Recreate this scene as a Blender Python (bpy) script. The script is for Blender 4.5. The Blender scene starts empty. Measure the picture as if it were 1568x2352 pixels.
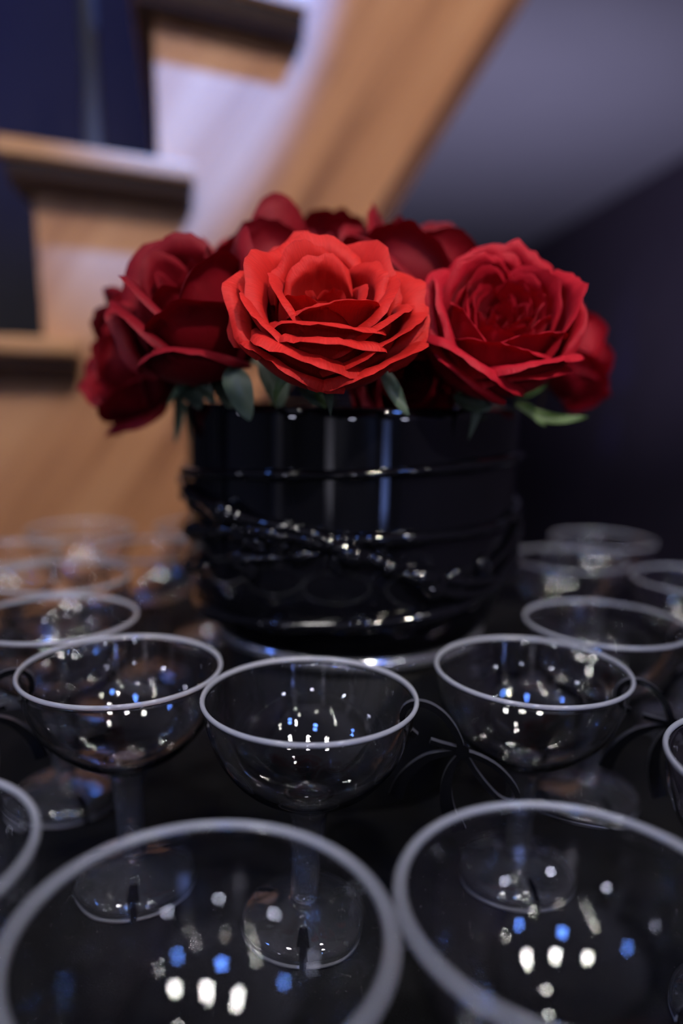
import bpy, bmesh, math, random
from mathutils import Vector, Matrix, Euler, noise
from math import sin, cos, pi, radians, sqrt, exp

S = bpy.context.scene
COL = S.collection

# ------------------------------------------------------------------ camera
CZ = 1.2455                       # camera height; table top is .2324 below it
ZT = CZ - 0.2324
cam_d = bpy.data.cameras.new('camera')
cam = bpy.data.objects.new('camera', cam_d); COL.objects.link(cam)
th, roll = 0.2483, 0.0213
r0, u0, f0 = Vector((1, 0, 0)), Vector((0, sin(th), cos(th))), Vector((0, cos(th), -sin(th)))
rx = r0*cos(roll) + u0*sin(roll); ux = u0*cos(roll) - r0*sin(roll)
M = Matrix.Identity(4)
for i in range(3):
    M[i][0], M[i][1], M[i][2] = rx[i], ux[i], -f0[i]
M[0][3], M[1][3], M[2][3] = 0, 0, CZ
cam.matrix_world = M
cam_d.sensor_width = 36; cam_d.sensor_fit = 'AUTO'
cam_d.lens = 25.84
cam_d.shift_y = 0.065
cam_d.clip_start = 0.005
cam_d.dof.use_dof = True
cam_d.dof.focus_distance = 0.285
cam_d.dof.aperture_fstop = 2.3
S.camera = cam

# ------------------------------------------------------------------ world, exposure, light
S.view_settings.view_transform = 'Standard'
S.view_settings.look = 'None'
S.view_settings.gamma = 1
S.view_settings.use_curve_mapping = False
S.view_settings.exposure = 0.0
w = bpy.data.worlds.new('world'); S.world = w; w.use_nodes = True
w.node_tree.nodes['Background'].inputs[0].default_value = (0.35, 0.38, 0.6, 1)
w.node_tree.nodes['Background'].inputs[1].default_value = 0.03
cy = S.cycles
cy.use_denoising = True
cy.max_bounces = 10; cy.transmission_bounces = 10; cy.glossy_bounces = 4
cy.diffuse_bounces = 2; cy.adaptive_threshold = 0.04; cy.transparent_max_bounces = 12
cy.caustics_refractive = False; cy.caustics_reflective = False
cy.sample_clamp_indirect = 200.0

def W(x, y, z):                    # camera-height frame to world
    return Vector((x, y, z + CZ))

def spot(name, loc, target, power, color, angle, blend, radius):
    d = bpy.data.lights.new(name, 'SPOT')
    d.energy = power; d.color = color; d.spot_size = radians(angle); d.spot_blend = blend
    d.shadow_soft_size = radius
    o = bpy.data.objects.new(name, d); COL.objects.link(o)
    o.location = loc
    o.rotation_euler = (Vector(target) - Vector(loc)).to_track_quat('-Z', 'Y').to_euler()
    return o

KEY = W(0.75, -1.35, 1.55); KEY_T = W(0.02, 0.33, 0.03)
spot('key_beam', KEY, KEY_T, 145, (1.0, 0.91, 0.82), 9, 0.9, 0.03)
WARM = W(0.85, -0.75, 1.80); WARM_T = W(0.0, 0.98, 0.36)
spot('warm_beam', WARM, WARM_T, 118, (1.0, 0.83, 0.72), 36, 0.9, 0.04)
VIO = W(0.75, 0.55, 1.75); VIO_T = W(-0.18, 0.93, 0.37)
spot('violet_beam', VIO, VIO_T, 1250, (0.05, 0.23, 1.0), 10, 0.5, 0.02)
BLUE = W(-2.2, -1.2, 1.7); BLUE_T = W(-0.80, 1.74, 0.85)
spot('blue_beam', BLUE, BLUE_T, 700, (0.14, 0.16, 1.0), 21, 0.9, 0.05)
SOF = W(0.45, 2.6, -0.9); SOF_T = W(0.40, 4.0, 1.17)
spot('soffit_beam', SOF, SOF_T, 72, (0.66, 0.64, 1.0), 110, 1.0, 0.05)

UPS = [(-2.4, -2.6), (2.0, -2.6), (-2.6, -0.2), (0.0, -4.2)]  # added spots that brighten the ceiling for the glass rims
for (x, y) in UPS:
    spot('ceiling_fill_beam', (x, y, 1.75), (x*0.6, y*0.6, 3.2), 26, (0.74, 0.76, 1.0), 150, 0.6, 0.08)

spot('wall_fill_beam', (-0.6, -3.6, 0.5), (-1.2, -5.0, 1.9), 60, (0.9, 0.9, 1.0), 90, 0.8, 0.08)  # added spot, lights wall and pillars for the glass to reflect
spot('blue_fill_beam', (1.6, -3.4, 0.5), (1.9, -5.0, 1.7), 110, (0.25, 0.4, 1.0), 80, 0.8, 0.08)  # added blue spot for bluish reflections on the vase

# ------------------------------------------------------------------ helpers
def tag(o, label=None, cat=None, group=None, kind=None):
    if label: o['label'] = label
    if cat: o['category'] = cat
    if group: o['group'] = group
    if kind: o['kind'] = kind
    return o

def empty(name, loc=(0, 0, 0), rot=None):
    o = bpy.data.objects.new(name, None); COL.objects.link(o)
    o.empty_display_size = 0.02
    o.location = loc
    if rot is not None: o.rotation_euler = rot
    return o

def mesh_obj(name, verts, faces, mat, parent=None, smooth=True):
    me = bpy.data.meshes.new(name)
    me.from_pydata([tuple(v) for v in verts], [], faces)
    me.update()
    if smooth: me.polygons.foreach_set('use_smooth', [True]*len(me.polygons))
    if mat: me.materials.append(mat)
    o = bpy.data.objects.new(name, me); COL.objects.link(o)
    if parent: o.parent = parent
    return o

def bm_obj(name, bm, mat, parent=None, smooth=False):
    me = bpy.data.meshes.new(name)
    bmesh.ops.recalc_face_normals(bm, faces=bm.faces[:])
    bm.to_mesh(me); bm.free()
    if smooth: me.polygons.foreach_set('use_smooth', [True]*len(me.polygons))
    if mat: me.materials.append(mat)
    o = bpy.data.objects.new(name, me); COL.objects.link(o)
    if parent: o.parent = parent
    return o

def box_obj(name, lo, hi, mat, parent=None, bevel=0.0):
    bm = bmesh.new()
    x0, y0, z0 = lo; x1, y1, z1 = hi
    v = [bm.verts.new(p) for p in [(x0,y0,z0),(x1,y0,z0),(x1,y1,z0),(x0,y1,z0),(x0,y0,z1),(x1,y0,z1),(x1,y1,z1),(x0,y1,z1)]]
    for f in [(0,3,2,1),(4,5,6,7),(0,1,5,4),(1,2,6,5),(2,3,7,6),(3,0,4,7)]: bm.faces.new([v[i] for i in f])
    if bevel: bmesh.ops.bevel(bm, geom=bm.edges[:], offset=bevel, segments=2, affect='EDGES')
    return bm_obj(name, bm, mat, parent)

def lathe(profile, seg=64, close=False):
    """profile: list of (r, z); returns verts, faces. close=True joins last to first."""
    V, F = [], []
    idx = []
    for (r, z) in profile:
        if r < 1e-7:
            V.append((0, 0, z)); idx.append([len(V)-1]*seg)
        else:
            st = len(V)
            for i in range(seg):
                a = 2*pi*i/seg
                V.append((r*cos(a), r*sin(a), z))
            idx.append(list(range(st, st+seg)))
    n = len(profile)
    for j in range(n if close else n-1):
        A, B = idx[j], idx[(j+1) % n]
        for i in range(seg):
            k = (i+1) % seg
            q = []
            for t in (A[i], A[k], B[k], B[i]):
                if t not in q: q.append(t)
            if len(q) > 2: F.append(q)
    return V, F

def spline(pts, n):
    """Catmull-Rom through pts (tuples of any length)"""
    P = [pts[0]] + list(pts) + [pts[-1]]
    out = []
    segs = len(pts)-1
    for k in range(n+1):
        t = k/n*segs; i = min(int(t), segs-1); t -= i
        a, b, c, d = P[i], P[i+1], P[i+2], P[i+3]
        out.append(tuple(0.5*(2*b[m] + (c[m]-a[m])*t + (2*a[m]-5*b[m]+4*c[m]-d[m])*t*t + (3*b[m]-a[m]-3*c[m]+d[m])*t**3) for m in range(len(b))))
    return out

def tube(pts, rad, seg=8, caps=True, closed=False):
    """pts: Vectors; rad: number or list"""
    V, F = [], []
    n = len(pts)
    up = Vector((0, 0, 1))
    for i, p in enumerate(pts):
        a = pts[(i-1) % n if closed else max(i-1, 0)]; b = pts[(i+1) % n if closed else min(i+1, n-1)]
        t = (b-a).normalized()
        ref = up if abs(t.dot(up)) < 0.95 else Vector((1, 0, 0))
        x = t.cross(ref).normalized(); y = t.cross(x)
        r = rad[i] if isinstance(rad, (list, tuple)) else rad
        for k in range(seg):
            an = 2*pi*k/seg
            V.append(p + x*(r*cos(an)) + y*(r*sin(an)))
    for i in range(n if closed else n-1):
        for k in range(seg):
            j = (i+1) % n
            F.append([i*seg+k, i*seg+(k+1) % seg, j*seg+(k+1) % seg, j*seg+k])
    if caps and not closed:
        F.append(list(range(seg))[::-1]); F.append(list(range((n-1)*seg, n*seg)))
    return V, F

# ------------------------------------------------------------------ materials
def new_mat(name):
    m = bpy.data.materials.new(name); m.use_nodes = True
    nt = m.node_tree
    return m, nt, nt.nodes['Principled BSDF']

def plain(name, col, rough=0.5, metal=0.0, bump=0.0, scale=200, spec=0.5, var=0.0):
    m, nt, b = new_mat(name)
    b.inputs['Base Color'].default_value = (*col, 1)
    b.inputs['Roughness'].default_value = rough
    b.inputs['Metallic'].default_value = metal
    b.inputs['Specular IOR Level'].default_value = spec
    tc = nt.nodes.new('ShaderNodeTexCoord')
    nz = nt.nodes.new('ShaderNodeTexNoise'); nz.inputs['Scale'].default_value = scale
    nt.links.new(tc.outputs['Object'], nz.inputs['Vector'])
    if var:
        mx = nt.nodes.new('ShaderNodeMix'); mx.data_type = 'RGBA'
        mx.inputs[6].default_value = (*[c*(1-var) for c in col], 1)
        mx.inputs[7].default_value = (*[min(1, c*(1+var)) for c in col], 1)
        nt.links.new(nz.outputs['Fac'], mx.inputs[0]); nt.links.new(mx.outputs[2], b.inputs['Base Color'])
    if bump:
        bp = nt.nodes.new('ShaderNodeBump'); bp.inputs['Strength'].default_value = bump; bp.inputs['Distance'].default_value = 0.001
        nt.links.new(nz.outputs['Fac'], bp.inputs['Height']); nt.links.new(bp.outputs['Normal'], b.inputs['Normal'])
    return m

def emit(name, col, strength):
    m, nt, b = new_mat(name)
    b.inputs['Base Color'].default_value = (0.8, 0.8, 0.8, 1)
    b.inputs['Emission Color'].default_value = (*col, 1)
    b.inputs['Emission Strength'].default_value = strength
    return m

def wood_mat(name, slope, c_dark, c_mid, c_light):
    m, nt, b = new_mat(name)
    tc = nt.nodes.new('ShaderNodeTexCoord')
    mp = nt.nodes.new('ShaderNodeMapping'); mp.inputs['Rotation'].default_value = (0, slope, 0)
    nt.links.new(tc.outputs['Object'], mp.inputs['Vector'])
    sc = nt.nodes.new('ShaderNodeMapping'); sc.inputs['Scale'].default_value = (0.8, 9, 12)
    nt.links.new(mp.outputs[0], sc.inputs['Vector'])
    n1 = nt.nodes.new('ShaderNodeTexNoise'); n1.inputs['Scale'].default_value = 1.6; n1.inputs['Detail'].default_value = 6; n1.inputs['Distortion'].default_value = 0.4
    nt.links.new(sc.outputs[0], n1.inputs['Vector'])
    sc2 = nt.nodes.new('ShaderNodeMapping'); sc2.inputs['Scale'].default_value = (3, 60, 160)
    nt.links.new(mp.outputs[0], sc2.inputs['Vector'])
    n2 = nt.nodes.new('ShaderNodeTexNoise'); n2.inputs['Scale'].default_value = 2.0; n2.inputs['Detail'].default_value = 4
    nt.links.new(sc2.outputs[0], n2.inputs['Vector'])
    mt = nt.nodes.new('ShaderNodeMath'); mt.operation = 'MULTIPLY_ADD'; mt.inputs[1].default_value = 0.3
    nt.links.new(n2.outputs['Fac'], mt.inputs[0]); 
    m2 = nt.nodes.new('ShaderNodeMath'); m2.operation = 'MULTIPLY'; m2.inputs[1].default_value = 0.75
    nt.links.new(n1.outputs['Fac'], m2.inputs[0]); nt.links.new(m2.outputs[0], mt.inputs[2])
    cr = nt.nodes.new('ShaderNodeValToRGB')
    cr.color_ramp.elements[0].position = 0.36; cr.color_ramp.elements[0].color = (*c_dark, 1)
    cr.color_ramp.elements[1].position = 0.68; cr.color_ramp.elements[1].color = (*c_light, 1)
    e = cr.color_ramp.elements.new(0.5); e.color = (*c_mid, 1)
    nt.links.new(mt.outputs[0], cr.inputs[0]); nt.links.new(cr.outputs[0], b.inputs['Base Color'])
    b.inputs['Roughness'].default_value = 0.42
    return m

def petal_mat(name, col, edge):
    m = bpy.data.materials.new(name); m.use_nodes = True
    nt = m.node_tree; b = nt.nodes['Principled BSDF']; out = nt.nodes['Material Output']
    uv = nt.nodes.new('ShaderNodeUVMap'); uv.uv_map = 'petal'
    sx = nt.nodes.new('ShaderNodeSeparateXYZ'); nt.links.new(uv.outputs[0], sx.inputs[0])
    mp = nt.nodes.new('ShaderNodeMapping'); mp.inputs['Scale'].default_value = (26, 2.2, 1)
    nt.links.new(uv.outputs[0], mp.inputs['Vector'])
    nz = nt.nodes.new('ShaderNodeTexNoise'); nz.inputs['Scale'].default_value = 3.0; nz.inputs['Detail'].default_value = 5
    nt.links.new(mp.outputs[0], nz.inputs['Vector'])
    mx = nt.nodes.new('ShaderNodeMix'); mx.data_type = 'RGBA'
    mx.inputs[6].default_value = (*[c*0.72 for c in col], 1); mx.inputs[7].default_value = (*[min(1, c*1.22) for c in col], 1)
    nt.links.new(nz.outputs['Fac'], mx.inputs[0])
    # bruised dark rim of the petal
    nz2 = nt.nodes.new('ShaderNodeTexNoise'); nz2.inputs['Scale'].default_value = 9.0
    nt.links.new(uv.outputs[0], nz2.inputs['Vector'])
    ad = nt.nodes.new('ShaderNodeMath'); ad.operation = 'MULTIPLY_ADD'; ad.inputs[1].default_value = 0.10
    nt.links.new(nz2.outputs['Fac'], ad.inputs[0]); nt.links.new(sx.outputs['Y'], ad.inputs[2])
    rp = nt.nodes.new('ShaderNodeMapRange'); rp.inputs['From Min'].default_value = 1.035; rp.inputs['From Max'].default_value = 1.075
    nt.links.new(ad.outputs[0], rp.inputs['Value'])
    m2 = nt.nodes.new('ShaderNodeMix'); m2.data_type = 'RGBA'
    m2.inputs[7].default_value = (*edge, 1)
    fac = nt.nodes.new('ShaderNodeMath'); fac.operation = 'MULTIPLY'; fac.inputs[1].default_value = 0.55
    nt.links.new(rp.outputs[0], fac.inputs[0]); nt.links.new(fac.outputs[0], m2.inputs[0])
    nt.links.new(mx.outputs[2], m2.inputs[6]); nt.links.new(m2.outputs[2], b.inputs['Base Color'])
    b.inputs['Roughness'].default_value = 0.62
    b.inputs['Specular IOR Level'].default_value = 0.25
    b.inputs['Sheen Weight'].default_value = 0.05
    b.inputs['Sheen Roughness'].default_value = 0.4
    b.inputs['Sheen Tint'].default_value = (1.0, 0.35, 0.45, 1)
    bp = nt.nodes.new('ShaderNodeBump'); bp.inputs['Strength'].default_value = 0.45; bp.inputs['Distance'].default_value = 0.0008
    nt.links.new(nz.outputs['Fac'], bp.inputs['Height']); nt.links.new(bp.outputs['Normal'], b.inputs['Normal'])
    tr = nt.nodes.new('ShaderNodeBsdfTranslucent'); tr.inputs['Color'].default_value = (col[0], col[1]*0.4, col[2]*0.4, 1)
    ms = nt.nodes.new('ShaderNodeMixShader'); ms.inputs[0].default_value = 0.14
    nt.links.new(b.outputs[0], ms.inputs[1]); nt.links.new(tr.outputs[0], ms.inputs[2])
    nt.links.new(ms.outputs[0], out.inputs['Surface'])
    return m

def glass_mat(name, col=(1, 1, 1), rough=0.0, ior=1.5, trans=1.0):
    m, nt, b = new_mat(name)
    b.inputs['Base Color'].default_value = (*col, 1)
    b.inputs['Roughness'].default_value = rough
    b.inputs['IOR'].default_value = ior
    b.inputs['Transmission Weight'].default_value = trans
    return m

MAT = {}
MAT['wood'] = wood_mat('oak_veneer', 0.98, (0.21, 0.085, 0.036), (0.40, 0.185, 0.082), (0.50, 0.26, 0.125))
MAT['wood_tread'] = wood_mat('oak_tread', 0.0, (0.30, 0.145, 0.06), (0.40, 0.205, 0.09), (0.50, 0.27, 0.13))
MAT['wood_shaded'] = wood_mat('oak_shaded', 0.0, (0.09, 0.034, 0.017), (0.12, 0.048, 0.024), (0.16, 0.07, 0.035))  # oak darkened in its colour for unlit risers and edge shading
MAT['wood_mould_shade'] = wood_mat('moulding_shade', 0.0, (0.018, 0.007, 0.004), (0.026, 0.011, 0.006), (0.036, 0.016, 0.009))  # shade below the nosing put into the wood colour
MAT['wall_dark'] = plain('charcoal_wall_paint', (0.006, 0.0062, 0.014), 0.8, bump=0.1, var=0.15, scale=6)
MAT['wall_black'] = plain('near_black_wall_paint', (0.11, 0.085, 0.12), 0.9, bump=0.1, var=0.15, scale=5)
MAT['wall_grey'] = plain('grey_wall_paint', (0.22, 0.22, 0.25), 0.85, bump=0.1, var=0.1, scale=5)
MAT['plaster'] = plain('pale_plaster', (0.55, 0.53, 0.58), 0.9, bump=0.1, var=0.05, scale=4)
MAT['floor'] = plain('dark_floor', (0.05, 0.045, 0.05), 0.5, var=0.2, scale=8)
MAT['cloth'] = plain('black_tablecloth', (0.0045, 0.0042, 0.005), 0.8, bump=0.35, scale=900, spec=0.2, var=0.35)
MAT['black_matte'] = plain('black_matte_board', (0.008, 0.008, 0.009), 0.6, spec=0.3, var=0.2)
MAT['steel'] = plain('grey_steel', (0.12, 0.125, 0.15), 0.5, 0.5, var=0.1)
MAT['black_glass'] = plain('black_glass', (0.003, 0.003, 0.0045), 0.035, spec=0.6, bump=0.02, scale=30)
MAT['silver_reflection'] = plain('glass_silver_reflection', (0.55, 0.56, 0.60), 0.12, 0.85, bump=0.25, scale=45, var=0.2)  # silver tone put in for bright reflections in clear glass
MAT['acrylic'] = plain('black_acrylic', (0.004, 0.004, 0.005), 0.12, spec=0.5)
MAT['acrylic_edge_lit'] = plain('acrylic_edge_glint', (0.07, 0.07, 0.085), 0.35, spec=0.6, var=0.2)  # paler grey stands for light caught along the cut edges
MAT['clear'] = glass_mat('clear_plastic', (0.99, 0.99, 1.0), 0.0, 1.49, 1.0)
MAT['stem_haze'] = glass_mat('stem_plastic_haze', (0.96, 0.95, 1.0), 0.0, 1.49, 0.94)  # white haze in the colour brightens the stem in place of reflections
MAT['rim'] = glass_mat('rim_plastic_glint', (0.90, 0.91, 1.0), 0.06, 1.49, 0.60)  # milky white mixed in to stand for bright rim reflections
MAT['foot'] = glass_mat('foot_plastic_haze', (0.95, 0.94, 1.0), 0.0, 1.49, 0.965)  # white haze in the colour to brighten the foot
MAT['petal_lit'] = petal_mat('petal_red_lit', (0.60, 0.016, 0.012), (0.05, 0.0, 0.012))  # same red petals, brighter to carry the light on the front rose
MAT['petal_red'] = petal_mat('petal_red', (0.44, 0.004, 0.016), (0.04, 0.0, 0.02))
MAT['petal_shaded'] = petal_mat('petal_red_shaded', (0.22, 0.0012, 0.008), (0.03, 0.0, 0.02))  # same red petals, darkened in colour for roses in shade
MAT['leaf'] = plain('rose_leaf', (0.075, 0.11, 0.075), 0.5, var=0.35, scale=60, bump=0.2)
MAT['leaf_light'] = plain('rose_leaf_young', (0.07, 0.12, 0.03), 0.5, var=0.3, scale=60)
MAT['stem'] = plain('rose_stem', (0.05, 0.085, 0.025), 0.5, var=0.3, scale=50)
MAT['lamp_white'] = emit('lamp_white', (1.0, 0.97, 0.95), 170)
MAT['lamp_blue'] = emit('lamp_blue', (0.12, 0.28, 1.0), 110)
MAT['lamp_body'] = plain('lamp_housing', (0.02, 0.02, 0.022), 0.5)

# ------------------------------------------------------------------ setting
PHI = radians(64); K = 0.89
d_s = Vector((sin(PHI), cos(PHI), 0)); d_w = Vector((-cos(PHI), sin(PHI), 0))
RISE, RUN, T1 = 0.185, 0.1305, 0.2345

def setting(name, lo, hi, mat):
    return tag(box_obj(name, lo, hi, mat), kind='structure')

setting('floor', (-6, -6, -0.1), (6, 9, 0), MAT['floor'])
tag(box_obj('ceiling', (-6, -6, 3.2), (6, 1.2, 3.3), MAT['plaster']), kind='structure')
# lowered plaster soffit beyond the staircase
bm = bmesh.new()
sz = CZ + 1.17
pts = [(-0.35, 2.35), (4.5, 2.35), (4.5, 8.0), (-0.35, 8.0)]
lo = [bm.verts.new((x, y, sz)) for x, y in pts]; hi = [bm.verts.new((x, y, sz+0.25)) for x, y in pts]
bm.faces.new(lo[::-1]); bm.faces.new(hi)
for i in range(4): bm.faces.new([lo[i], lo[(i+1) % 4], hi[(i+1) % 4], hi[i]])
tag(bm_obj('ceiling_soffit', bm, MAT['plaster']), kind='structure')
# right wall, runs away and slightly to the left
wr = box_obj('wall_right', (0, -3.5, 0), (0.12, 9.0, 3.2), MAT['wall_black'])
wr.rotation_euler = (0, 0, radians(5.0)); wr.location = (2.0*cos(radians(5)), 2.0*sin(radians(5)), 0)
tag(wr, kind='structure')
tag(box_obj('wall_far', (-4, 7.6, 0), (4, 7.72, 3.2), MAT['wall_black']), kind='structure')
# wall behind the staircase, parallel to it
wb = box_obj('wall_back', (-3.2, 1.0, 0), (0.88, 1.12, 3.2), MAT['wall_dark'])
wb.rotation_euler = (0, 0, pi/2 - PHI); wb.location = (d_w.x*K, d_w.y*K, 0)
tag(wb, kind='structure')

setting('wall_front', (-4.2, -5.32, 0), (4.2, -5.2, 3.2), MAT['wall_grey'])
setting('wall_left', (-4.32, -5.2, 0), (-4.2, 2.2, 3.2), MAT['wall_grey'])
for (x, y) in ((-1.15, -4.3), (1.75, -4.1), (-3.2, -2.4)):  # pillars added behind the camera for pale bands in reflections
    p = setting('wall_reflection_pillar', (-0.19, -0.19, 0), (0.19, 0.19, 3.2), MAT['plaster']); p.location = (x, y, 0)

# ------------------------------------------------------------------ staircase
stair = empty('staircase', (d_w.x*K, d_w.y*K, 0), (0, 0, pi/2 - PHI))
tag(stair, 'steep oak staircase with cut stringer, overhanging treads and steel balusters', 'staircase')
SA = 0.0710                       # riser line under tread 8
NT = 15
def tread_z(i): return RISE*i
def riser_s(i): return SA + (i-8)*RUN
WID = 0.86; SK = 0.27        # the risers run back at a slant
# near and far stringers: stepped above, straight below
def stringer(w0, w1):
    top = []
    for i in range(1, NT+1):
        s = riser_s(i)
        top.append((s, tread_z(i-1) - (0.02 if i > 1 else 0)))
        top.append((s, tread_z(i) - 0.02))
    top.append((riser_s(NT+1), tread_z(NT) - 0.02))
    def low(s): return CZ + 0.356 + 1.48*(s - 0.586)
    bot = [(riser_s(NT+1), low(riser_s(NT+1))), (0.586 - (CZ+0.356)/1.48, 0.0)]
    prof = top + bot
    bm = bmesh.new()
    a = [bm.verts.new((s + SK*w0, w0, z)) for s, z in prof]; b = [bm.verts.new((s + SK*w1, w1, z)) for s, z in prof]
    n = len(prof)
    bm.faces.new(a); bm.faces.new(b[::-1])
    for i in range(n): bm.faces.new([a[i], a[(i+1) % n], b[(i+1) % n], b[i]])
    bm_obj('stringer', bm, MAT['wood'], stair)
stringer(0.0, 0.045); stringer(WID-0.045, WID)
# tread: moulded edge that overhangs the stringer on the open side and the riser in front
ov = 0.035
def tread_bm(edge):
    bm = bmesh.new()
    rings = []
    for (o_, z_) in edge:
        rings.append([bm.verts.new((x + SK*max(y, 0), y, z_)) for x, y in [(-o_, -o_), (RUN+0.03, -o_), (RUN+0.03, WID+o_), (-o_, WID+o_)]])
    for a, b in zip(rings[:-1], rings[1:]):
        for i in range(4):
            bm.faces.new([a[i], a[(i+1) % 4], b[(i+1) % 4], b[i]])
    bm.faces.new(rings[0]); bm.faces.new(rings[-1][::-1])
    return bm
tread_src = bm_obj('tread', tread_bm([(0.0, 0.0), (ov-0.004, 0.0), (ov, -0.004), (ov, -0.015), (ov-0.003, -0.0185), (0.0, -0.0185)]), MAT['wood_tread'], stair)
mould_src = bm_obj('moulding', tread_bm([(0.0, -0.0187), (ov-0.007, -0.0187), (ov-0.009, -0.030), (ov-0.013, -0.041), (0.0, -0.041)]), MAT['wood_mould_shade'])  # dark block for the shaded underside of the tread edge
riser_src = bm_obj('riser', tread_bm([(0.0, -0.0415), (0.0, -RISE)]), MAT['wood_shaded'], stair)
for v in riser_src.data.vertices:              # thin board between the stringers
    y = min(max(v.co.y, 0.046), WID-0.046); v.co = ((0.001 if v.co.x - SK*max(v.co.y, 0) < 0.05 else 0.018) + SK*y, y, v.co.z)
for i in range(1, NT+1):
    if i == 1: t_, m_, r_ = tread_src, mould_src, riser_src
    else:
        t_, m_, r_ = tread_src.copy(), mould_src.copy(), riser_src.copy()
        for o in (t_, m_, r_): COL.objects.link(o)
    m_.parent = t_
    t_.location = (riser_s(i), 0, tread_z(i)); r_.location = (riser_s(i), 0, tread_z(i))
# added dark strip for the shading along the open stringer's lower edge
sa = 0.586 - (CZ+0.356)/1.48
e0 = Vector((sa+0.03, 0, 0.045)); e1 = Vector((riser_s(NT+1), 0, CZ+0.356+1.48*(riser_s(NT+1)-0.586)))
dv = (e1-e0).normalized(); nv_ = Vector((-dv.z, 0, dv.x))
bm = bmesh.new()
q = [bm.verts.new(p + nv_*o_ + Vector((0, y_, 0))) for y_ in (-0.004, -0.0003) for p, o_ in ((e0, 0.0), (e1, 0.0), (e1, 0.022), (e0, 0.022))]
for f in [(0,1,2,3),(7,6,5,4),(0,4,5,1),(1,5,6,2),(2,6,7,3),(3,7,4,0)]: bm.faces.new([q[k] for k in f])
bm_obj('edge_shade_strip', bm, MAT['wood_shaded'], stair)
bal0 = None
for i in range(1, NT+1):
    if bal0 is None:
        V, F = tube([Vector((0, 0, 0)), Vector((0, 0, 0.95))], 0.0095, 14)
        bal0 = mesh_obj('baluster', V, F, MAT['steel'], stair); o = bal0
    else:
        o = bal0.copy(); COL.objects.link(o)
    o.location = (riser_s(i)+0.068, 0.03, tread_z(i))
V, F = tube([Vector((riser_s(1)+0.02, 0.03, tread_z(1)+0.90)), Vector((riser_s(NT)+0.1, 0.03, tread_z(NT)+0.98))], 0.02, 14)
mesh_obj('handrail', V, F, MAT['steel'], stair)

# ------------------------------------------------------------------ table
TC = Vector((0.004, 0.45, 0)); TR = 0.415
table = empty('cocktail_table', (TC.x, TC.y, 0))
tag(table, 'round pedestal cocktail table hidden under a black cloth', 'table')
V, F = lathe([(0, ZT-0.03), (TR-0.006, ZT-0.03), (TR-0.003, ZT-0.027), (TR-0.003, ZT-0.006), (TR-0.006, ZT-0.003), (0, ZT-0.003)], 96)
mesh_obj('tabletop', V, F, MAT['black_matte'], table)
V, F = lathe([(0, 0.03), (0.04, 0.03), (0.04, ZT-0.03), (0, ZT-0.03)], 32)
mesh_obj('pedestal', V, F, MAT['steel'], table)
V, F = lathe([(0, 0), (0.25, 0), (0.25, 0.012), (0.05, 0.03), (0, 0.03)], 64)
mesh_obj('foot_plate', V, F, MAT['steel'], table)
V, F = [], []
seg = 180
prof = [(0.0, ZT)] + [(TR*k/10, ZT) for k in range(1, 10)] + [(TR-0.002, ZT), (TR+0.004, ZT-0.004)] + [(TR+0.006, ZT-0.004-0.9*k/12) for k in range(1, 13)]
V.append((0, 0, ZT)); 
for j, (r, z) in enumerate(prof[1:]):
    drop = max(0, ZT-0.004-z)/0.9
    for i in range(seg):
        a = 2*pi*i/seg
        rr = r + drop**0.7*0.022*(sin(17*a)+0.5*sin(31*a+1.0)) + (0.02*drop)
        V.append((rr*cos(a), rr*sin(a), z))
for i in range(seg): F.append([0, 1+i, 1+(i+1) % seg])
for j in range(len(prof)-2):
    for i in range(seg):
        a, b = 1+j*seg, 1+(j+1)*seg; k = (i+1) % seg
        F.append([a+i, b+i, b+k, a+k])
cl = mesh_obj('tablecloth', V, F, MAT['cloth']); cl.location = (TC.x, TC.y, 0)
tag(cl, 'black cloth draped over the round table under the glasses', 'tablecloth')

# ------------------------------------------------------------------ vase on its riser
VZ = ZT + 0.0865
V, F = lathe([(0, 0), (0.076, 0), (0.078, 0.002), (0.078, 0.0832), (0.076, 0.0852), (0, 0.0852)], 72)
pl = mesh_obj('display_riser', V, F, MAT['black_matte']); pl.location = (TC.x, TC.y, ZT+0.0006)
tag(pl, 'round black riser block lifting the vase above the glasses', 'riser')

vase = empty('vase', (TC.x, TC.y, VZ))
tag(vase, 'squat black glass vase wrapped with trailed glass threads, holding the roses', 'vase')
VR = 0.0985
out = spline([(0.060, 0.0), (0.078, 0.003), (0.088, 0.016), (0.0955, 0.034), (VR, 0.055), (VR, 0.08), (VR-0.0005, 0.11), (VR-0.001, 0.1375)], 30)
inn = [(r-0.005, max(z, 0.008)) for r, z in out[::-1] if z > 0.006]
prof = [(0, 0)] + out + [(VR-0.0025, 0.1392), (VR-0.0045, 0.1388)] + inn + [(0, 0.008)]
V, F = lathe(prof, 112)
mesh_obj('body', V, F, MAT['black_glass'], vase)
def body_r(z):
    best = min(out, key=lambda p: abs(p[1]-z)); return best[0]
def thread(pts, r, seed, lump=0.25, lift=0.6, mat='black_glass'):
    """pts: (angle deg from the front, height)"""
    rnd = random.Random(seed)
    sp = spline(pts, 20*(len(pts)-1))
    P, Rr = [], []
    for k, (a, z) in enumerate(sp):
        rad = body_r(z) + r*lift
        an = radians(a)
        P.append(Vector((rad*sin(an), -rad*cos(an), z)))
        e = min(1, 6*k/len(sp), 6*(len(sp)-1-k)/len(sp))
        Rr.append(r*(0.35+0.65*e)*(1 + lump*noise.noise(Vector((k*0.13, seed*7.3, 0.5)))*2))
    V, F = tube(P, Rr, 10)
    return mesh_obj('glass_thread', V, F, MAT[mat], vase)
thread([(-200, 0.112), (-150, 0.106), (-100, 0.101), (-76, 0.100), (-40, 0.1045), (-5, 0.1075), (30, 0.111), (62, 0.113), (90, 0.112), (150, 0.116)], 0.0028, 1)
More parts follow.
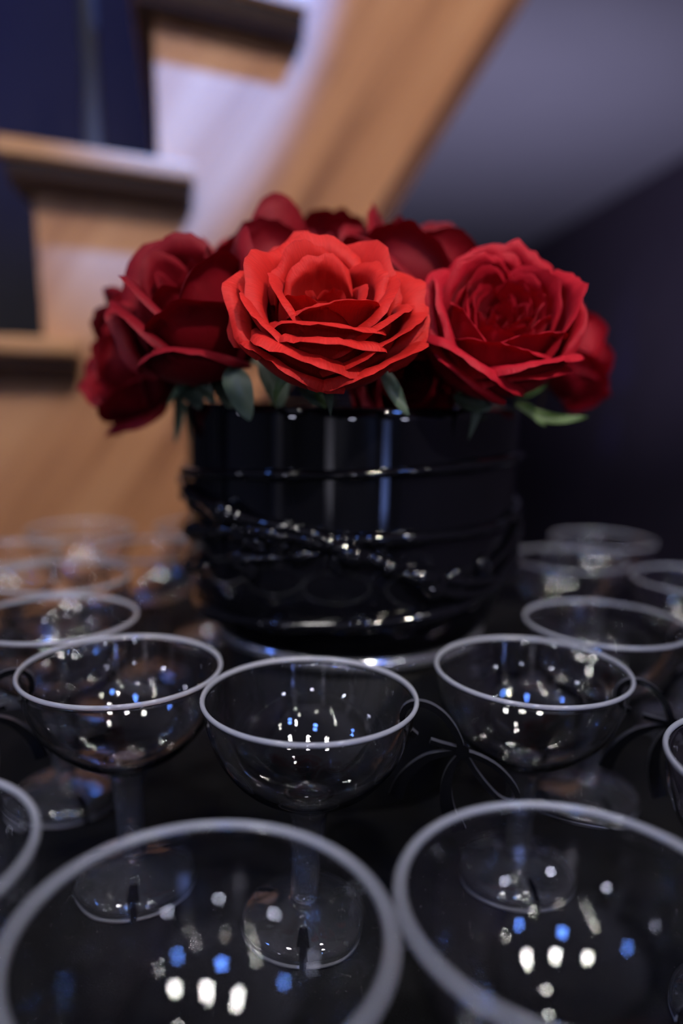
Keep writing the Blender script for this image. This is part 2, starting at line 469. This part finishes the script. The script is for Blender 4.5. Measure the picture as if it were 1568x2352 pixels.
thread([(150, 0.100), (200, 0.096), (245, 0.092), (283, 0.0935), (310, 0.0885), (328, 0.0835), (349, 0.079), (358, 0.0705), (368, 0.066), (375, 0.0595), (389, 0.0545), (405, 0.050), (440, 0.048)], 0.0042, 2, 0.5)
thread([(-95, 0.0905), (-76, 0.0875), (-55, 0.084), (-33, 0.0785), (-12, 0.0765), (6, 0.077), (30, 0.0775), (50, 0.0785), (71, 0.082), (100, 0.086), (160, 0.09)], 0.0030, 3, 0.35)
thread([(-110, 0.072), (-77, 0.068), (-55, 0.0715), (-37, 0.076), (-26, 0.0775), (-8, 0.0745), (4, 0.069), (18, 0.061)], 0.0034, 4, 0.5)
thread([(-120, 0.044), (-80, 0.047), (-62, 0.0495), (-48, 0.054)], 0.0045, 5, 0.3)
thread([(-150, 0.030), (-100, 0.024), (-57, 0.0245), (-22, 0.029), (15, 0.034), (37, 0.0385), (58, 0.0505), (75, 0.066), (85, 0.072), (80, 0.075), (66, 0.0675), (48, 0.057)], 0.0036, 6, 0.3)
thread([(10, 0.062), (25, 0.050), (42, 0.044), (62, 0.046), (90, 0.052), (130, 0.056)], 0.0038, 7, 0.5)
thread([(-40, 0.058), (-30, 0.063), (-18, 0.066), (-5, 0.071)], 0.0030, 8, 0.6)
for (a, z, r, s_) in [(-34, 0.0755, 0.0072, 1), (-29, 0.0715, 0.006, 2), (-21, 0.0735, 0.0055, 3), (-33, 0.060, 0.0075, 4), (20, 0.0565, 0.006, 5), (27, 0.0525, 0.0075, 6), (34, 0.0515, 0.007, 7), (46, 0.056, 0.0065, 8), (-4, 0.0655, 0.005, 9)]:
    bm = bmesh.new(); bmesh.ops.create_icosphere(bm, subdivisions=3, radius=r)
    for v in bm.verts:
        n = noise.noise(v.co*260 + Vector((s_*3.1, 0, 0)))
        v.co *= 1 + 0.30*n; v.co.x *= 1.35; v.co.y *= 0.55; v.co.z *= 0.8
    o = bm_obj('glass_lump', bm, MAT['black_glass'], vase, True)
    rad = body_r(z) + 0.0012
    o.location = (rad*sin(radians(a)), -rad*cos(radians(a)), z); o.rotation_euler = (0, radians(s_*9), radians(a))
for (zz, rr, tr, nm) in [(0.0062, 0.081, 0.0052, 'foot_ring')]:
    P = [Vector((rr*cos(2*pi*k/96), rr*sin(2*pi*k/96), zz + 0.0012*sin(2*2*pi*k/96+1))) for k in range(96)]
    V, F = tube(P, tr, 14, closed=True)
    tag(mesh_obj(nm, V, F, MAT['silver_reflection'], vase), 'clear glass ring at the foot, reflections put in as silver')

# ------------------------------------------------------------------ coupe glasses
HG, RG = 0.1112, 0.0446
zb = HG - 0.0475                  # outside bottom of bowl
outer = spline([(0.0072, zb-0.0005), (0.0115, zb+0.0006), (0.020, zb+0.0042), (0.0300, zb+0.0115), (0.0375, zb+0.0215), (0.0418, zb+0.0325), (0.0434, zb+0.0425), (RG-0.0006, HG-0.0022)], 26)
lip = [(RG, HG-0.0016), (RG+0.0002, HG-0.0008), (RG-0.0003, HG), (RG-0.0011, HG+0.0001), (RG-0.0018, HG-0.0006)]
inner = spline([(RG-0.0021, HG-0.0026), (0.0421, zb+0.0425), (0.0405, zb+0.0328), (0.0364, zb+0.0223), (0.0290, zb+0.0128), (0.019, zb+0.0058), (0.0095, zb+0.0026), (0.004, zb+0.0021)], 24)
bowl_prof = [(0, zb-0.0005), (0.004, zb-0.0005)] + outer + [(RG-0.0009, HG-0.0019), (RG-0.0018, HG-0.0019)] + inner + [(0, zb+0.0021)]
rim_prof = [(RG-0.0002, HG-0.0018)] + lip + [(RG-0.0020, HG-0.0014), (RG-0.0018, HG-0.0018)]
stem_out = spline([(0.0062, 0.0145), (0.0064, 0.022), (0.0066, 0.034), (0.0070, 0.046), (0.0080, 0.0555), (0.0096, 0.0605), (0.0112, zb-0.0009)], 20)
stem_in = [(0.0095, zb-0.0009), (0.0082, 0.0600), (0.0066, 0.0550), (0.0056, 0.046), (0.0052, 0.034), (0.0050, 0.022), (0.0049, 0.0145)]
# the foot: domed saucer with a turned-down skirt, three slots, and a plug post that goes up inside the stem
RB = 0.0296
def foot_mesh():
    prof = spline([(0.0058, 0.0150), (0.0080, 0.0142), (0.0135, 0.0130), (0.0200, 0.0112), (0.0255, 0.0092), (0.0286, 0.0068), (RB, 0.0040), (RB, 0.0004)], 22)
    seg = 120
    slots = [(-90, 5.0), (30, 3.0), (150, 3.0)]
    V, F = [], []
    n = len(prof)
    def inslot(a, r):
        for c, hw in slots:
            dd = (a - c + 180) % 360 - 180
            if abs(dd) < hw*0.0288/max(r, 0.01)*0.8 and r > 0.0165: return True
        return False
    th_ = 0.0011
    for side in (0, 1):
        for j, (r, z) in enumerate(prof):
            t0 = prof[max(j-1, 0)]; t1 = prof[min(j+1, n-1)]
            dx, dz = t1[0]-t0[0], t1[1]-t0[1]; L = sqrt(dx*dx+dz*dz)
            rr, zz = (r, z) if side == 0 else (r + dz/L*th_, max(z - dx/L*th_, 0.0004) if j < n-1 else z)
            for i in range(seg):
                a = 2*pi*i/seg; V.append((rr*cos(a), rr*sin(a), zz))
    cell = {}
    for j in range(n-1):
        for i in range(seg):
            am = (i+0.5)*360/seg; rm = 0.5*(prof[j][0]+prof[j+1][0])
            cell[(j, i)] = not inslot(am, rm)
    def vi(s, j, i): return s*n*seg + j*seg + (i % seg)
    for (j, i), on in cell.items():
        if not on: continue
        F.append([vi(0, j, i), vi(0, j, i+1), vi(0, j+1, i+1), vi(0, j+1, i)][::-1])
        F.append([vi(1, j, i), vi(1, j, i+1), vi(1, j+1, i+1), vi(1, j+1, i)])
        if j == n-2 or not cell[(j+1, i)]: F.append([vi(0, j+1, i), vi(0, j+1, i+1), vi(1, j+1, i+1), vi(1, j+1, i)])
        if j == 0 or not cell[(j-1, i)]: F.append([vi(0, j, i+1), vi(0, j, i), vi(1, j, i), vi(1, j, i+1)])
        if not cell[(j, (i+1) % seg)]: F.append([vi(0, j, i+1), vi(0, j+1, i+1), vi(1, j+1, i+1), vi(1, j, i+1)][::-1])
        if not cell[(j, (i-1) % seg)]: F.append([vi(0, j, i), vi(0, j+1, i), vi(1, j+1, i), vi(1, j, i)])
    kinds = []
    for f in F:
        rm = sum(sqrt(V[i][0]**2 + V[i][1]**2) for i in f)/4; zm = sum(V[i][2] for i in f)/4
        kinds.append(1 if zm < 0.0032 and rm > RB-0.0013 else 0)
    return V, F, kinds
post_prof = [(0, 0.0105), (0.0052, 0.0105), (0.0054, 0.0120), (0.0046, 0.0145), (0.0045, 0.030), (0.0040, 0.0315), (0.003, 0.0322), (0, 0.0324)]

def mk(name, prof, seg, close):
    V, F = lathe(prof, seg, close)
    o = mesh_obj(name, V, F, MAT['clear'])
    return o
g_bowl = mk('bowl', bowl_prof, 96, False)
g_rim = mk('rim', rim_prof, 120, True); g_rim.data.materials[0] = MAT['rim']
g_stem = mk('stem', stem_out + stem_in, 40, True)
V, F, kd = foot_mesh(); g_foot = mesh_obj('foot', V, F, MAT['clear'])
g_foot.data.materials.append(MAT['rim']); g_foot.data.polygons.foreach_set('material_index', kd)  # skirt edge painted light with the milky rim plastic
g_post = mk('plug_post', post_prof, 32, False)
g_foot.data.materials[0] = MAT['foot']; g_post.data.materials[0] = MAT['foot']; g_stem.data.materials[0] = MAT['stem_haze']
for o in (g_bowl, g_rim, g_stem, g_foot, g_post):
    bm = bmesh.new(); bm.from_mesh(o.data); bmesh.ops.remove_doubles(bm, verts=bm.verts[:], dist=1e-7)
    bmesh.ops.delete(bm, geom=[v for v in bm.verts if not v.link_faces], context='VERTS')
    bmesh.ops.recalc_face_normals(bm, faces=bm.faces[:]); bm.to_mesh(o.data); bm.free()
    o.data.polygons.foreach_set('use_smooth', [True]*len(o.data.polygons))
    md = None
first_glass = [True]
def coupe(x, y, rz, label, tilt=(0, 0)):
    root = empty('coupe_glass', (x, y, ZT+0.0006), Euler((radians(tilt[0]), radians(tilt[1]), radians(rz))))
    tag(root, label, 'glass', 'clear plastic coupe glasses around the vase')
    for src in (g_bowl, g_stem, g_foot):
        if first_glass[0]: o = src
        else:
            o = src.copy(); COL.objects.link(o)
        o.parent = root
        for a_, b_ in ((g_foot, g_post), (g_bowl, g_rim)):
            if src is not a_: continue
            if first_glass[0]: p = b_
            else:
                p = b_.copy(); COL.objects.link(p)
            p.parent = o
    first_glass[0] = False
    return root

GL = [
 (-0.0119, 0.2815, 0, 'empty clear plastic coupe glass straight before the vase, black bow hooked on its rim'),
 (-0.0975, 0.3088, 14, 'empty clear coupe glass with the bow charm that hangs toward the staircase'),
 (0.0886, 0.3185, 128, 'empty clear coupe glass standing between two hanging black bow charms'),
 (-0.1555, 0.3800, 40, 'empty clear coupe glass beside the vase on the staircase side, foot under the front row'),
 (0.1476, 0.3927, 130, 'empty clear coupe glass with a bow charm, on the dark wall side of the vase'),
 (0.1744, 0.5556, 10, 'blurred clear coupe glass behind the vase on the dark wall side'),
 (0.2480, 0.4960, 60, 'blurred clear coupe glass at the outer ring before the dark wall'),
 (-0.0302, 0.1444, 20, 'large out of focus coupe glass before the middle bow-carrying glass, long lamp reflections inside'),
 (0.0600, 0.1584, 70, 'large out of focus coupe glass under the hanging bow, several lamp reflections inside'),
 (-0.1259, 0.1690, 15, 'out of focus coupe glass at the outer ring under the bow beside the staircase'),
 (0.1600, 0.2297, 35, 'coupe glass at the outer ring below the second hanging bow'),
 (-0.1850, 0.4700, 5, 'blurred coupe glass behind the vase shoulder against the oak staircase'),
 (-0.1480, 0.5600, 25, 'blurred coupe glass behind the vase close to the foot of the oak staircase'),
 (-0.2560, 0.5350, 45, 'blurred coupe glass at the outer ring below the oak stair treads'),
 (-0.2300, 0.6350, 80, 'blurred coupe glass at the table edge under the lowest visible stair tread'),
 (-0.1250, 0.6600, 30, 'blurred coupe glass mostly hidden by the vase, against the oak stringer'),
 (0.1050, 0.6200, 50, 'blurred coupe glass directly behind the black vase'),
 (0.2300, 0.6400, 15, 'blurred coupe glass at the far table edge before the dark wall'),
]
for x, y, rz, lab in GL: coupe(x, y, rz, lab)

# ------------------------------------------------------------------ bow charms (flat laser-cut acrylic)
def ribbon(path, wid, n=28):
    """2-D centre path -> (left, right) offset outlines"""
    sp = spline(path, n)
    L, R = [], []
    for k, p in enumerate(sp):
        a = sp[max(k-1, 0)]; b = sp[min(k+1, len(sp)-1)]
        dx, dz = b[0]-a[0], b[1]-a[1]; l = sqrt(dx*dx+dz*dz) or 1
        nx, nz = -dz/l, dx/l
        t = k/(len(sp)-1)
        h = (wid[0]*(1-t) + wid[1]*t)/2
        L.append((p[0]+nx*h, p[1]+nz*h)); R.append((p[0]-nx*h, p[1]-nz*h))
    return L, R
def plate(outline_pairs, th):
    V, F = [], []
    L, R = outline_pairs; n = len(L)
    for y in (-th/2, th/2):
        for k in range(n): V.append((L[k][0], y, L[k][1])); V.append((R[k][0], y, R[k][1]))
    m = 2*n
    for k in range(n-1):
        a, b, c, d = 2*k, 2*k+1, 2*k+3, 2*k+2
        F.append([a, b, c, d]); F.append([m+d, m+c, m+b, m+a])
        F.append([a, d, m+d, m+a]); F.append([b, m+b, m+c, c])
    F.append([0, m, m+1, 1]); F.append([2*n-2, 2*n-1, m+2*n-1, m+2*n-2])
    kinds = []
    for k in range(n-1): kinds += [0, 0, 1, 1]
    return V, F, kinds + [1, 1]
Q = 0.31/1688/2.2147              # drawing unit to metres
def cv(pts, ox=400, oy=670): return [((x-ox)*Q, -(y-oy)*Q) for x, y in pts]
def bow(loc, yaw, mirror, label, pitch=0.0, s=1.0):
    root = empty('bow_charm', loc, Euler((radians(pitch), 0, radians(yaw))))
    root.scale = (-s if mirror else s, s, s)
    tag(root, label, 'bow charm', 'black acrylic bow charms hooked on glass rims')
    for nm, path, wd in [
        ('hook_loop', [(398, 662), (380, 610), (345, 545), (290, 482), (220, 442), (150, 438), (108, 472), (102, 530), (132, 578), (172, 612)], (34, 30)),
        ('hook_tip', [(392, 664), (340, 655), (290, 645), (242, 632)], (26, 24)),
        ('closed_loop', [(404, 678), (470, 692), (560, 734), (630, 795), (676, 860), (684, 905), (650, 930), (590, 908), (530, 850), (470, 775), (430, 712), (408, 682)], (26, 26)),
        ('ribbon_tail', [(392, 676), (320, 690), (230, 726), (155, 795), (108, 870), (82, 955)], (18, 72)),
        ('ribbon_tail', [(398, 684), (355, 760), (334, 860), (345, 980), (392, 1110)], (22, 82))]:
        V, F, kd = plate(ribbon(cv(path), (wd[0]*Q, wd[1]*Q)), 0.0028)
        o = mesh_obj(nm, V, F, MAT['acrylic'], root, False)
        o.data.materials.append(MAT['acrylic_edge_lit']); o.data.polygons.foreach_set('material_index', kd)
    bm = bmesh.new(); bmesh.ops.create_cone(bm, cap_ends=True, segments=20, radius1=36*Q, radius2=36*Q, depth=0.0032)
    bmesh.ops.rotate(bm, verts=bm.verts[:], cent=(0, 0, 0), matrix=Matrix.Rotation(pi/2, 3, 'X'))
    bm_obj('knot', bm, MAT['acrylic'], root)
    return root
ZR = ZT + HG
bow((0.0510, 0.2760, ZR-0.0205), -8, False, 'black acrylic bow charm hooked on the glass straight before the vase')
bow((-0.1620, 0.3020, ZR-0.0215), 14, True, 'black acrylic bow charm hanging toward the staircase side')
bow((0.1500, 0.3060, ZR-0.0205), -6, False, 'blurred black bow charm on the dark wall side, hooked above a coupe foot')
bow((0.2090, 0.3880, ZR-0.0205), -4, False, 'blurred black bow charm hooked at the glass beside the vase, before the dark wall')

# ------------------------------------------------------------------ roses
def petal(parent, mat, phi, rr, zr, wdt, C, Lc, belly, seed, tip=0.1, amp=0.0016, base_r=0.003, spiral=0.05, side=0.40, rise0=0.05, fold=0.0, nu=23, nv=20):
    P0 = Vector((base_r, 0)); P1 = Vector((rr*(0.75+belly*0.3), zr*rise0)); P2 = Vector((rr*(1.0+belly), zr*0.55)); P3 = Vector((rr, zr))
    rnd = random.Random(seed)
    off = Vector((rnd.random()*50, rnd.random()*50, rnd.random()*50))
    asym = rnd.uniform(-0.25, 0.25)
    V, F, UV = [], [], []
    VS = 0.66
    for i in range(nu):
        u = -1 + 2*i/(nu-1)
        au = abs(u)
        smax = 1 - side*au**2.8
        Cu = C*(0.72 + 0.55*au**1.5 + asym*u)
        Lu = Lc*(1 - 0.72*au**3) + tip*Lc*exp(-(u/0.22)**2)
        # bezier end
        def bz(s):
            return P0*(1-s)**3 + P1*3*s*(1-s)**2 + P2*3*s*s*(1-s) + P3*s**3
        e = bz(smax); e2 = bz(smax-0.05); t = (e-e2)
        a0 = math.atan2(t.y, t.x)
        # curl polyline
        curl = [e]
        NC = 24
        for k in range(NC):
            a = a0 - Cu*((k+0.5)/NC)
            curl.append(curl[-1] + Vector((cos(a), sin(a)))*(Lu/NC))
        for j in range(nv):
            v = j/(nv-1)
            if v <= VS: p = bz(v/VS*smax)
            else:
                x = (v-VS)/(1-VS)*NC; k = min(int(x), NC-1); p = curl[k].lerp(curl[k+1], x-k)
            r, z = p.x, p.y
            ang = wdt*u*(1.0 - 0.10*v*v) + 0.10*spiral*v
            r *= 1 + spiral*u*v
            r += fold*rr*max(0, au-0.55)**2*v*v*3
            n1 = noise.noise(Vector((u*2.2, v*2.2, 0)) + off); n2 = noise.noise(Vector((u*5.5, v*4.0, 7)) + off); n3 = noise.noise(Vector((u*11, v*7.0, 3)) + off)
            g = v**1.3
            r += (n1*1.4 + n2*0.7)*amp*g
            z += (n2*0.9 + n1*0.6 + n3*0.5*v)*amp*g
            ang += n1*0.07*v
            a = phi + ang
            V.append((r*cos(a), r*sin(a), z)); UV.append(((u+1)/2, v))
    for i in range(nu-1):
        for j in range(nv-1):
            a = i*nv+j
            F.append([a, a+nv, a+nv+1, a+1])
    o = mesh_obj('petal', V, F, mat, parent)
    uvl = o.data.uv_layers.new(name='petal')
    for lp in o.data.loops: uvl.data[lp.index].uv = UV[lp.vertex_index]
    return o

def sepal(parent, phi, L, wd, droop, seed, mat='leaf'):
    rnd = random.Random(seed)
    V, F = [], []
    n, m = 14, 5
    p = Vector((0.004, 0.0)); a = radians(10)
    tw = rnd.uniform(-0.8, 0.8)
    for k in range(n+1):
        t = k/n
        h = wd*sin(pi*min(1, t*0.93+0.07))**0.8*(1-0.35*t)
        for q in range(m):
            s = (q/(m-1)-0.5)*2
            y = s*h/2; zz = abs(s)*h*0.22
            yy = y*cos(tw*t) - zz*sin(tw*t); z2 = y*sin(tw*t) + zz*cos(tw*t)
            V.append((p.x*cos(phi) - yy*sin(phi), p.x*sin(phi) + yy*cos(phi), p.y + z2))
        a -= droop/n
        p = p + Vector((cos(a), sin(a)))*(L/n)
    for k in range(n):
        for q in range(m-1):
            b = k*m+q; F.append([b, b+1, b+m+1, b+m])
    return mesh_obj('sepal', V, F, MAT[mat], parent)

def leaf(root, pts, wd, mat, name='leaf'):
    inv = Matrix.LocRotScale(root.location, root.rotation_euler, None).inverted()
    sp = [W(*p) for p in spline(pts, 16)]
    V, F = [], []
    m = 7
    for k, p in enumerate(sp):
        t = k/(len(sp)-1)
        tan = (sp[min(k+1, len(sp)-1)] - sp[max(k-1, 0)]).normalized()
        side = tan.cross(Vector((0.25, -1, 0.35))).normalized(); nn = side.cross(tan)
        h = wd*max(0.03, sin(pi*(t*0.95+0.05)))**0.75*(1.12-0.35*t)
        for q in range(m):
            x = (q/(m-1)-0.5)
            V.append(inv @ (p + side*(x*h) + nn*((abs(x)**1.4)*h*0.42 + 0.0006*sin(9*t+x*5))))
    for k in range(len(sp)-1):
        for q in range(m-1):
            b = k*m+q; F.append([b, b+1, b+m+1, b+m])
    return mesh_obj(name, V, F, MAT[mat], root)

def align(axis, spin=0.0):
    q = Vector(axis).normalized().to_track_quat('Z', 'Y')
    return (q.to_matrix() @ Matrix.Rotation(spin, 3, 'Z')).to_euler()

def rose(center, axis, R, rings, mat, label, seed, spin=0.0, Hh=None, side=0.40, wave=0.045, sep=True, stem_r=0.0028, extra=()):
    """rings: list of (q radius fraction, height fraction, count, half-width deg, curl rad, curl length fraction, belly)"""
    ax = Vector(axis).normalized()
    Hh = Hh or R*1.05
    base = W(*center) - ax*(Hh*0.62)
    root = empty('rose', base, align(axis, spin))
    tag(root, label, 'rose', 'cut red roses in the black vase')
    rnd = random.Random(seed)
    ph = rnd.random()*6
    k = 0
    for ri, (q, hz, cnt, hw, C, lc, belly) in enumerate(rings):
        for c in range(cnt):
            k += 1
            phi = ph + 2*pi*c/cnt + rnd.uniform(-0.28, 0.28)
            petal(root, mat, phi, R*q*rnd.uniform(0.96, 1.04), Hh*hz*rnd.uniform(0.93, 1.07), radians(hw)*rnd.uniform(0.93, 1.07), C*rnd.uniform(0.75, 1.25), R*lc*rnd.uniform(0.8, 1.2), belly, seed*100+k,
                  tip=rnd.uniform(0.02, 0.22), amp=R*wave*(0.3+q), spiral=0.05+0.04*(1-q), fold=0.03*q, side=side)
        ph += 2*pi/max(cnt, 1)*0.5 + 0.35
    inv3 = root.rotation_euler.to_matrix().inverted()
    for (wd, er, ez, ehw, eC, eL, eb) in extra:          # single petals set by the way they face
        l = inv3 @ Vector(wd); k += 1
        petal(root, mat, math.atan2(l.y, l.x), er, ez, radians(ehw), eC, eL, eb, seed*100+k, tip=0.03, amp=R*0.04, side=0.5)
    # receptacle
    V, F = lathe([(0, -0.012), (0.004, -0.0115), (0.0062, -0.006), (0.0068, -0.001), (0.004, 0.002), (0, 0.003)], 16)
    mesh_obj('hip', V, F, MAT['stem'], root)
    if sep:
        for s_ in range(5):
            sepal(root, 2*pi*s_/5 + 0.5 + 0.3*rnd.random(), 0.026+0.012*rnd.random(), 0.007, rnd.uniform(0.6, 2.2), seed*31+s_, 'leaf_light' if s_ == 2 else 'leaf')
    # stem bends into the vase mouth
    inv = root.matrix_basis if False else Matrix.LocRotScale(base, root.rotation_euler, None)
    mouth = Vector((TC.x, TC.y, VZ+0.128)); dirn = Vector((base.x-TC.x, base.y-TC.y, 0))
    if dirn.length > 0.058: dirn = dirn.normalized()*0.058
    A = base - ax*0.010; B = base - ax*0.03
    Cc = mouth + dirn; Dd = mouth + dirn*0.35 - Vector((0, 0, 0.095))
    n = 16; pts = []
    for i in range(n+1):
        t = i/n
        p = A*(1-t)**3 + B*3*t*(1-t)**2 + Cc*3*t*t*(1-t) + Dd*t**3
        pts.append(inv.inverted() @ p)
    V, F = tube(pts, stem_r, 8)
    mesh_obj('stem', V, F, MAT['stem'], root)
    return root

#        q     hz   n  hw   curl  lc   belly
OPEN = [(0.06, 0.70, 2, 110, 0.1, 0.05, 0.30),
        (0.12, 0.76, 2, 100, 0.3, 0.08, 0.30),
        (0.20, 0.84, 3, 80, 0.6, 0.12, 0.30),
        (0.36, 1.00, 3, 76, 1.6, 0.22, 0.28),
        (0.50, 1.02, 4, 66, 2.0, 0.30, 0.18),
        (0.62, 0.93, 4, 66, 2.2, 0.34, 0.10),
        (0.73, 0.82, 5, 60, 2.2, 0.36, 0.04),
        (0.82, 0.69, 5, 58, 2.1, 0.36, 0.02),
        (0.90, 0.54, 5, 56, 1.9, 0.36, 0.0)]
FULL = [(0.08, 0.80, 2, 100, 0.2, 0.05, 0.30),
        (0.15, 0.83, 3, 80, 0.3, 0.07, 0.30),
        (0.23, 0.86, 4, 66, 0.4, 0.08, 0.28),
        (0.32, 0.90, 5, 56, 0.5, 0.09, 0.25),
        (0.42, 0.95, 5, 54, 0.6, 0.11, 0.22),
        (0.53, 1.00, 5, 54, 0.9, 0.14, 0.20),
        (0.66, 1.02, 4, 62, 1.3, 0.20, 0.18),
        (0.80, 0.98, 4, 62, 1.9, 0.26, 0.16),
        (0.92, 0.86, 5, 58, 2.4, 0.30, 0.12),
        (0.97, 0.66, 4, 55, 2.3, 0.26, 0.08)]
CUP = [(0.08, 0.80, 2, 100, 0.2, 0.05, 0.5),
       (0.17, 0.86, 3, 85, 0.3, 0.10, 0.5),
       (0.30, 0.94, 3, 78, 0.6, 0.16, 0.45),
       (0.46, 1.02, 3, 74, 1.0, 0.22, 0.35),
       (0.64, 1.04, 3, 72, 1.5, 0.32, 0.25),
       (0.84, 0.88, 4, 60, 2.0, 0.42, 0.15),
       (0.98, 0.60, 4, 55, 2.4, 0.42, 0.10)]

ra = rose((-0.0095, 0.325, 0.0285), (0.06, -0.65, 0.76), 0.0375, OPEN, MAT['petal_lit'], 'wide open red rose toned as lit at the front of the bouquet, rolled outer petals', 11, 0.4, Hh=0.033, side=0.17, wave=0.06)
rb = rose((0.0700, 0.358, 0.0290), (0.03, -0.74, 0.67), 0.0345, FULL, MAT['petal_red'], 'many petalled red rose facing outward before the dark wall', 23, 0.0, Hh=0.040, side=0.25, wave=0.055)
rc = rose((-0.0730, 0.374, 0.0360), (-0.26, -0.56, 0.78), 0.0335, CUP, MAT['petal_shaded'], 'half open shade-toned red rose with a goblet shape, before the stair treads', 35, 0.9, Hh=0.050)
rd = rose((-0.1200, 0.440, 0.0140), (-0.84, -0.46, 0.16), 0.0350, CUP, MAT['petal_shaded'], 'drooping shade-toned red rose hanging over the vase rim toward the stairs', 47, 0.2)
rose((-0.0450, 0.440, 0.0600), (-0.06, 0.05, 0.98), 0.0350, CUP, MAT['petal_shaded'], 'shade-toned red rose behind the front ones with one tall upright petal', 59, 1.4,
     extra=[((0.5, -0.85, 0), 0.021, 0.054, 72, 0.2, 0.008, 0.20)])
rose((-0.0100, 0.505, 0.0780), (0.02, 0.25, 0.96), 0.0360, OPEN, MAT['petal_shaded'], 'blurred shade-toned red rose at the back middle of the bouquet', 61, 0.1)
rose((0.0370, 0.432, 0.0600), (0.18, -0.10, 0.97), 0.0410, CUP, MAT['petal_shaded'], 'broad shade-toned red rose behind and between the two large open roses', 73, 0.5)
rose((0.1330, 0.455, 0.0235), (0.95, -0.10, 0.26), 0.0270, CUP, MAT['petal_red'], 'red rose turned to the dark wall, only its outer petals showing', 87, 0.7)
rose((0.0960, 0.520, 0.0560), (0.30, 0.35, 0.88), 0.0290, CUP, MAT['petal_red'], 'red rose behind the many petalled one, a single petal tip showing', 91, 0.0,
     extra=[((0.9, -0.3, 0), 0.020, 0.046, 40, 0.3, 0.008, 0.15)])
rose((0.0300, 0.385, 0.0060), (0.20, -0.92, -0.05), 0.0250, CUP, MAT['petal_shaded'], 'small shade-toned red rose tucked low between the two large open roses', 97, 0.0)

leaf(rc, [(-0.0517, 0.35, 0.0098), (-0.0483, 0.343, -0.0008), (-0.043, 0.341, -0.0134)], 0.0135, 'leaf')
leaf(rc, [(-0.0717, 0.37, 0.0049), (-0.0677, 0.365, -0.0002), (-0.0627, 0.362, -0.0062)], 0.0075, 'leaf')
leaf(ra, [(-0.0184, 0.343, 0.0059), (-0.0152, 0.338, -0.0001), (-0.0098, 0.337, -0.0057)], 0.0115, 'leaf')
leaf(ra, [(-0.0127, 0.338, 0.0012), (-0.0106, 0.336, -0.0029), (-0.0086, 0.335, -0.0071)], 0.0055, 'leaf_light')
leaf(ra, [(0.0168, 0.345, 0.011), (0.0218, 0.339, -0.0003), (0.0286, 0.339, -0.0097)], 0.0075, 'leaf')
leaf(rb, [(0.0869, 0.385, -0.0034), (0.0922, 0.378, -0.0074), (0.1001, 0.375, -0.0142)], 0.0065, 'leaf_light')
leaf(rb, [(0.0881, 0.385, -0.004), (0.1029, 0.38, -0.0109), (0.1242, 0.385, -0.0097)], 0.0060, 'leaf_light')
leaf(rb, [(0.0521, 0.36, 0.0003), (0.0588, 0.355, -0.0045), (0.0685, 0.352, -0.0059)], 0.0090, 'leaf')
leaf(rc, [(-0.0640, 0.385, 0.0140), (-0.0600, 0.376, 0.0030), (-0.0560, 0.372, -0.0090)], 0.0160, 'leaf')
leaf(rc, [(-0.0380, 0.372, 0.0150), (-0.0340, 0.364, 0.0040), (-0.0310, 0.360, -0.0080)], 0.0150, 'leaf')
leaf(rd, [(-0.0820, 0.395, 0.0100), (-0.0790, 0.388, 0.0000), (-0.0740, 0.385, -0.0100)], 0.0140, 'leaf')
leaf(rd, [(-0.0979, 0.44, 0.0055), (-0.0934, 0.425, -0.0112), (-0.0954, 0.42, -0.0298)], 0.0070, 'leaf')

# ------------------------------------------------------------------ lamps of the room
def downlight(loc, mat, label, r=0.085):
    root = empty('downlight', loc)
    tag(root, label, 'lamp', 'ceiling lamps')
    V, F = lathe([(r, 0.0), (r*1.35, 0.0), (r*1.35, -0.012), (r*1.05, -0.012), (r, -0.002)], 32, True)
    mesh_obj('housing', V, F, MAT['lamp_body'], root)
    V, F = lathe([(0, -0.004), (r*0.98, -0.004), (r*0.98, -0.001), (0, -0.001)], 32)
    mesh_obj('lens', V, F, mat, root)
for (x, y) in [(-0.75, -0.55), (0.1, -0.7), (0.95, -0.6)]:
    downlight((x, y, 3.199), MAT['lamp_white'], 'wide white ceiling downlight in the row of three over the table', 0.08)
for (x, y) in [(-1.6, -1.7), (-1.7, -2.3), (-1.8, -3.0), (-1.9, -3.8), (0.9, -2.6), (1.9, -1.2), (-0.4, -3.2), (1.6, -3.6), (0.55, 0.35)]:
    downlight((x, y, 3.199), MAT['lamp_white'], 'small white ceiling downlight away from the row of three', 0.05)
for (x, y) in [(-0.25, -1.5), (1.4, -1.8), (-2.6, -0.6)]:
    downlight((x, y, 3.199), MAT['lamp_blue'], 'round blue ceiling lamp above the room', 0.10)
